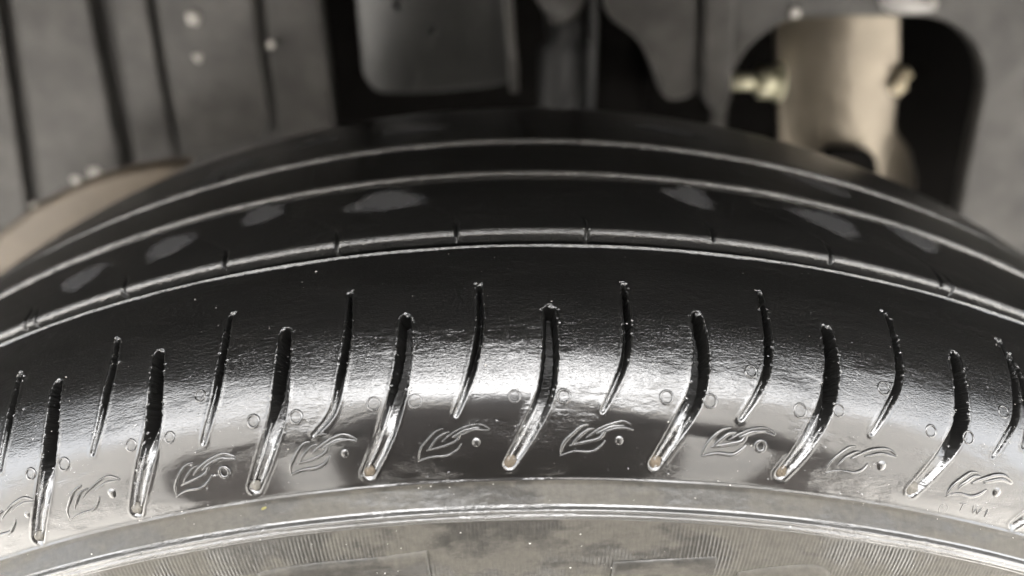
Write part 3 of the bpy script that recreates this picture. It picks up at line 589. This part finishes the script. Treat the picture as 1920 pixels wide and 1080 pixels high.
# backing of the left ribs and the dark cavity behind the strut
def box(name, lo, hi, mat, parent=None, bev=0):
    bm = bmesh.new(); bmesh.ops.create_cube(bm, size=1)
    for v in bm.verts: v.co = Vector([(lo[i] + hi[i]) / 2 + v.co[i] * (hi[i] - lo[i]) for i in range(3)])
    if bev: bmesh.ops.bevel(bm, geom=bm.edges[:], offset=bev, segments=3, affect='EDGES')
    return from_bm(name, bm, mat, parent, False)
xl = BG['left4'][1][0] ; xr = BG['r1'][0][0]
M_liner_d = simple('dark_liner_recess', (.030, .028, .026), .6)  # darker grey than the liner panels in front
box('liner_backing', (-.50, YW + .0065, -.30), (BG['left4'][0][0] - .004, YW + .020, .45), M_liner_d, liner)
box('cavity_wall', (-.50, .40, -.30), (.60, .41, .50), M_dark, liner)  # near-black sheet standing in for the deep shade of the cavity
# liner roof over the tyre
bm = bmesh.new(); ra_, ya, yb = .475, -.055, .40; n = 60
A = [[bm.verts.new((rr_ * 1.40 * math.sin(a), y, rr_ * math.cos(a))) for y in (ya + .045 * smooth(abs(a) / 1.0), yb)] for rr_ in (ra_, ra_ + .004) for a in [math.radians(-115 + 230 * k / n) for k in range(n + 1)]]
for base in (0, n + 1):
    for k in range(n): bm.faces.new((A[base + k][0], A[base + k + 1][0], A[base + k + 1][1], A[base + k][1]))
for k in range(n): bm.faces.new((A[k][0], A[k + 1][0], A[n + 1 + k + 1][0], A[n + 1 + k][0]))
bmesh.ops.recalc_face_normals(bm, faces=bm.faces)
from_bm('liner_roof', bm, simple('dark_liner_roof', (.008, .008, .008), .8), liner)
# fender outside, unseen; arch widened and flared to shape the mirrored light band
bm = bmesh.new(); yf = -.060; out = []; inn = []; yfs = [yf + .045 * float(smooth(abs(math.radians(-115 + 230 * k / 60)) / 1.0)) for k in range(61)]
for k in range(61):
    a = math.radians(-115 + 230 * k / 60); inn.append((.661 * math.sin(a), .472 * math.cos(a)))
    out.append((max(-1.1, min(1.1, 1.8 * math.sin(a))), max(-.2, min(.62, 1.6 * math.cos(a)))))
vi = [[bm.verts.new((x, y, z)) for y in (f_, f_ + .004)] for (x, z), f_ in zip(inn, yfs)]; vo = [[bm.verts.new((x, y + (.0 if z < .5 else .05), z)) for y in (f_, f_ + .004)] for (x, z), f_ in zip(out, yfs)]
for k in range(60):
    bm.faces.new((vi[k][0], vi[k + 1][0], vo[k + 1][0], vo[k][0])); bm.faces.new((vi[k][1], vi[k + 1][1], vo[k + 1][1], vo[k][1])); bm.faces.new((vi[k][0], vi[k + 1][0], vi[k + 1][1], vi[k][1]))
bmesh.ops.recalc_face_normals(bm, faces=bm.faces)
o = from_bm('car_fender', bm, M_paint, None); tag(o, 'dark painted car fender arching over the tyre just outside the liner', 'fender')
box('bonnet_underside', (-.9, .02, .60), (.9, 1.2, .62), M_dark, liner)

# beige flange low on the left
ff = slab('body_flange', BG['beige'], .2, .012, M_beige, None, .002); tag(ff, 'light brown metal body flange below the ribbed liner on the left', 'flange')

# grey panel, strut and hose in the middle
def tube(name, pts, rad, mat, parent=None, n=20, caps=True):
    bm = bmesh.new(); pts = [Vector(p) for p in pts]; rads = rad if isinstance(rad, (list, tuple)) else [rad] * len(pts); R_ = []
    for i, p in enumerate(pts):
        d = (pts[min(i + 1, len(pts) - 1)] - pts[max(i - 1, 0)]).normalized(); qt = d.to_track_quat('Z', 'Y')
        R_.append([bm.verts.new(p + qt @ Vector((math.cos(2 * math.pi * k / n) * rads[i], math.sin(2 * math.pi * k / n) * rads[i], 0))) for k in range(n)])
    for i in range(len(pts) - 1):
        for k in range(n): bm.faces.new((R_[i][k], R_[i][(k + 1) % n], R_[i + 1][(k + 1) % n], R_[i + 1][k]))
    bm.faces.new(R_[0][::-1]); bm.faces.new(R_[-1]); bmesh.ops.recalc_face_normals(bm, faces=bm.faces)
    return from_bm(name, bm, mat, parent)
M_pan = simple('dull_grey_panel', (.012, .012, .011), .35, var=.2, nscale=40, bdist=.0005)
holes = [[(BG[h][0] + .0016 * math.cos(t_), BG[h][1] + .0022 * math.sin(t_)) for t_ in np.linspace(0, 2 * math.pi, 14, endpoint=False)] for h in ('h1', 'h2')]
pan = slab('hanging_panel', rounded(BG['mid'], .004), YW + .006, .008, M_pan, None, .001, holes); bend(pan, .007); tag(pan, 'grey hanging panel with two small holes behind the top of the tyre', 'panel')
x, z = BG['rib']; tube('panel_edge', [(x - .003, YW + .001, z + .06), (x, YW + .001, z - .025)], .0022, M_liner, pan)
strut = empty('suspension_strut', (BG['strut'][0], .285, .2)); tag(strut, 'dark suspension strut with rubber boot behind the tyre, right of the grey panel', 'strut')
def world_child(o, p): o.parent = p; o.matrix_parent_inverse = Matrix.Translation(p.location).inverted(); return o
x, z = BG['boot']
world_child(tube('boot', [(x + .002, .30, .20), (x + .002, .30, z - .02), (x + .002, .30, z + .004), (x - .002, .30, z + .018), (x - .008, .30, z + .024)], [.019, .019, .018, .012, .003], M_dark), strut)
x, z = BG['strut']
M_strut = simple('strut_rubber', (.012, .012, .012), .5, var=.3, nscale=30, bdist=.001)
world_child(tube('strut_tube', [(x, .292, .15), (x, .292, z + .004), (x, .292, z + .012), (x - .002, .292, z + .05)], [.014, .014, .010, .009], M_strut), strut)
x, z = BG['clothA']
world_child(tube('strut_cap', [(x, .275, z - .008), (x + .002, .275, z - .003), (x + .003, .275, z + .003), (x + .003, .275, z + .03)], [.003, .009, .0125, .014], M_liner), strut)
x, z = BG['pin']; world_child(tube('brake_hose', [(x, .272, z - .03), (x, .272, z + .06)], .0022, M_strut), strut)

# beige bracket seen through the opening on the right
br = slab('metal_bracket', rounded(BG['plate'], .006), .300, .006, M_plate, None, .0015); bend(br, .016)
tag(br, 'beige metal bracket seen through the rounded opening of the liner on the right', 'bracket')
slab('clip', rounded(BG['clip'], .004), .290, .006, M_dark, br, .001)
x, z = BG['b3']; o = tube('stud', [(x, .297, z - .006), (x + .001, .296, z - .002), (x + .002, .296, z + .004), (x + .001, .297, z + .007)], [.003, .0045, .0045, .003], M_cream, br)
x1, z1 = BG['b1']; x2, z2 = BG['b2']
bolt = empty('bolt', (x2, .285, z2)); tag(bolt, 'greenish zinc bolt with nut at the left side of the liner opening', 'bolt')
world_child(tube('bolt_shank', [(x1 - .006, .285, z1), (x2 + .002, .285, z2)], .0042, M_zinc), bolt)
world_child(tube('nut', [(x2 - .004, .285, z2), (x2 + .006, .285, z2)], .0085, M_zinc, n=6), bolt)
world_child(tube('washer', [(x2 + .006, .285, z2), (x2 + .008, .285, z2)], .0105, M_zinc), bolt)

# water drops and foam clinging to the liner
spots = [('d1', .0034, 'white water drop high on the wide liner panel at the left'), ('d2', .0022, 'smaller white drop below the larger one on the wide liner panel'), ('d3', .0018, 'small white drop on the narrow liner rib beside the dark cavity'), ('d4', .0026, 'white drop above the upper left corner of the liner opening'), ('d5', .0034, 'foam drop on the left end of the beige flange'), ('d6', .0046, 'larger foam drop beside another one above the beige flange'), ('d7', .0026, 'single foam drop low at the left picture edge by the flange'), ('d9', .0034, 'white drop at the top right of the liner opening')]
for key, r, lab in spots:
    x, z = BG[key]; bm = bmesh.new(); bmesh.ops.create_icosphere(bm, subdivisions=3, radius=r)
    for v in bm.verts:
        n_ = 1 + .14 * math.sin(v.co.x * 1500 + v.co.z * 900 + r * 1e4) + .1 * math.sin(v.co.z * 2100); v.co = Vector((v.co.x * n_, v.co.y * .5, v.co.z * n_))
    o = from_bm('foam_drop', bm, M_drop, None); o.location = (x, YW - .001, z); tag(o, lab, 'drop', 'white drops clinging to the liner')
x, z = BG['d8']; bm = bmesh.new(); bmesh.ops.create_icosphere(bm, subdivisions=4, radius=1)
for v in bm.verts: c_ = v.co; v.co = Vector((c_.x * .015, c_.y * .003, c_.z * .0055 * (1 - .35 * c_.x) - c_.x * .003))
o = from_bm('foam_clump', bm, simple('grey_white_foam', (.26, .25, .24), .4), None); o.location = (x + .002, YW - .001, z + .002); tag(o, 'long pale foam clump above the liner opening', 'foam')

# ------------------------------------------------------------------ what the wet rubber mirrors: yard, wall and the person taking the picture
bm = bmesh.new(); bmesh.ops.create_grid(bm, x_segments=8, y_segments=8, size=60)
g = from_bm('ground', bm, M_ground, None, False); g.location = (0, 0, -.334); tag(g, kind='structure')
wall = empty('yard_wall', (0, -3.2, -.334)); tag(wall, 'pale rendered yard wall facing the car', 'wall')
for nm, lo, hi in [('wall_face', (-5.5, -3.4, -.334), (5.5, -3.2, 3.6))]:
    world_child(box(nm, lo, hi, M_wall), wall)
world_child(box('coping', (-5.55, -3.45, 3.602), (5.55, -3.15, 3.68), M_ground), wall)
# person crouching, built as one skinned surface
def person():
    J = {'pelvis': (0, -.95, .02, .15), 'waist': (0, -.88, .22, .23), 'chest': (0, -.78, .44, .24), 'neck': (0, -.70, .64, .07), 'headb': (0, -.67, .72, .075), 'head': (0, -.65, .82, .095),
         'shl': (-.19, -.76, .56, .075), 'ell': (-.36, -.70, .34, .065), 'wrl': (-.20, -.56, .12, .032), 'hal': (-.17, -.50, .08, .035),
         'shr': (.19, -.76, .56, .075), 'elr': (.36, -.70, .34, .065), 'wrr': (.20, -.56, .12, .032), 'har': (.17, -.50, .08, .035),
         'hil': (-.12, -.93, -.02, .11), 'knl': (-.20, -.55, .04, .07), 'anl': (-.18, -.80, -.27, .045), 'tol': (-.19, -.62, -.30, .035),
         'hir': (.12, -.93, -.02, .11), 'knr': (.20, -.55, .04, .07), 'anr': (.18, -.80, -.27, .045), 'tor': (.19, -.62, -.30, .035)}
    E_ = [('pelvis', 'waist'), ('waist', 'chest'), ('chest', 'neck'), ('neck', 'headb'), ('headb', 'head'), ('chest', 'shl'), ('shl', 'ell'), ('ell', 'wrl'), ('wrl', 'hal'), ('chest', 'shr'), ('shr', 'elr'), ('elr', 'wrr'), ('wrr', 'har'),
          ('pelvis', 'hil'), ('hil', 'knl'), ('knl', 'anl'), ('anl', 'tol'), ('pelvis', 'hir'), ('hir', 'knr'), ('knr', 'anr'), ('anr', 'tor')]
    J = {k: (v[0] * 1.12, v[1] + .2, v[2] + (.08 if v[2] > 0 else 0), v[3] * 1.1) for k, v in J.items()}
    ks = list(J); me = bpy.data.meshes.new('person'); me.from_pydata([J[k][:3] for k in ks], [(ks.index(a), ks.index(b_)) for a, b_ in E_], [])
    o = link('person', me, M_coat); sk = o.modifiers.new('s', 'SKIN'); 
    for i, k in enumerate(ks): me.skin_vertices[0].data[i].radius = (J[k][3], J[k][3])
    me.skin_vertices[0].data[0].use_root = True
    sb_ = o.modifiers.new('u', 'SUBSURF'); sb_.levels = sb_.render_levels = 2
    dg = bpy.context.evaluated_depsgraph_get(); m2 = bpy.data.meshes.new_from_object(o.evaluated_get(dg)); o.modifiers.clear(); o.data = m2
    if not m2.materials: m2.materials.append(M_coat)
    return o
pp = person(); tag(pp, 'person in a dark brown coat crouching in front of the wheel', 'person')
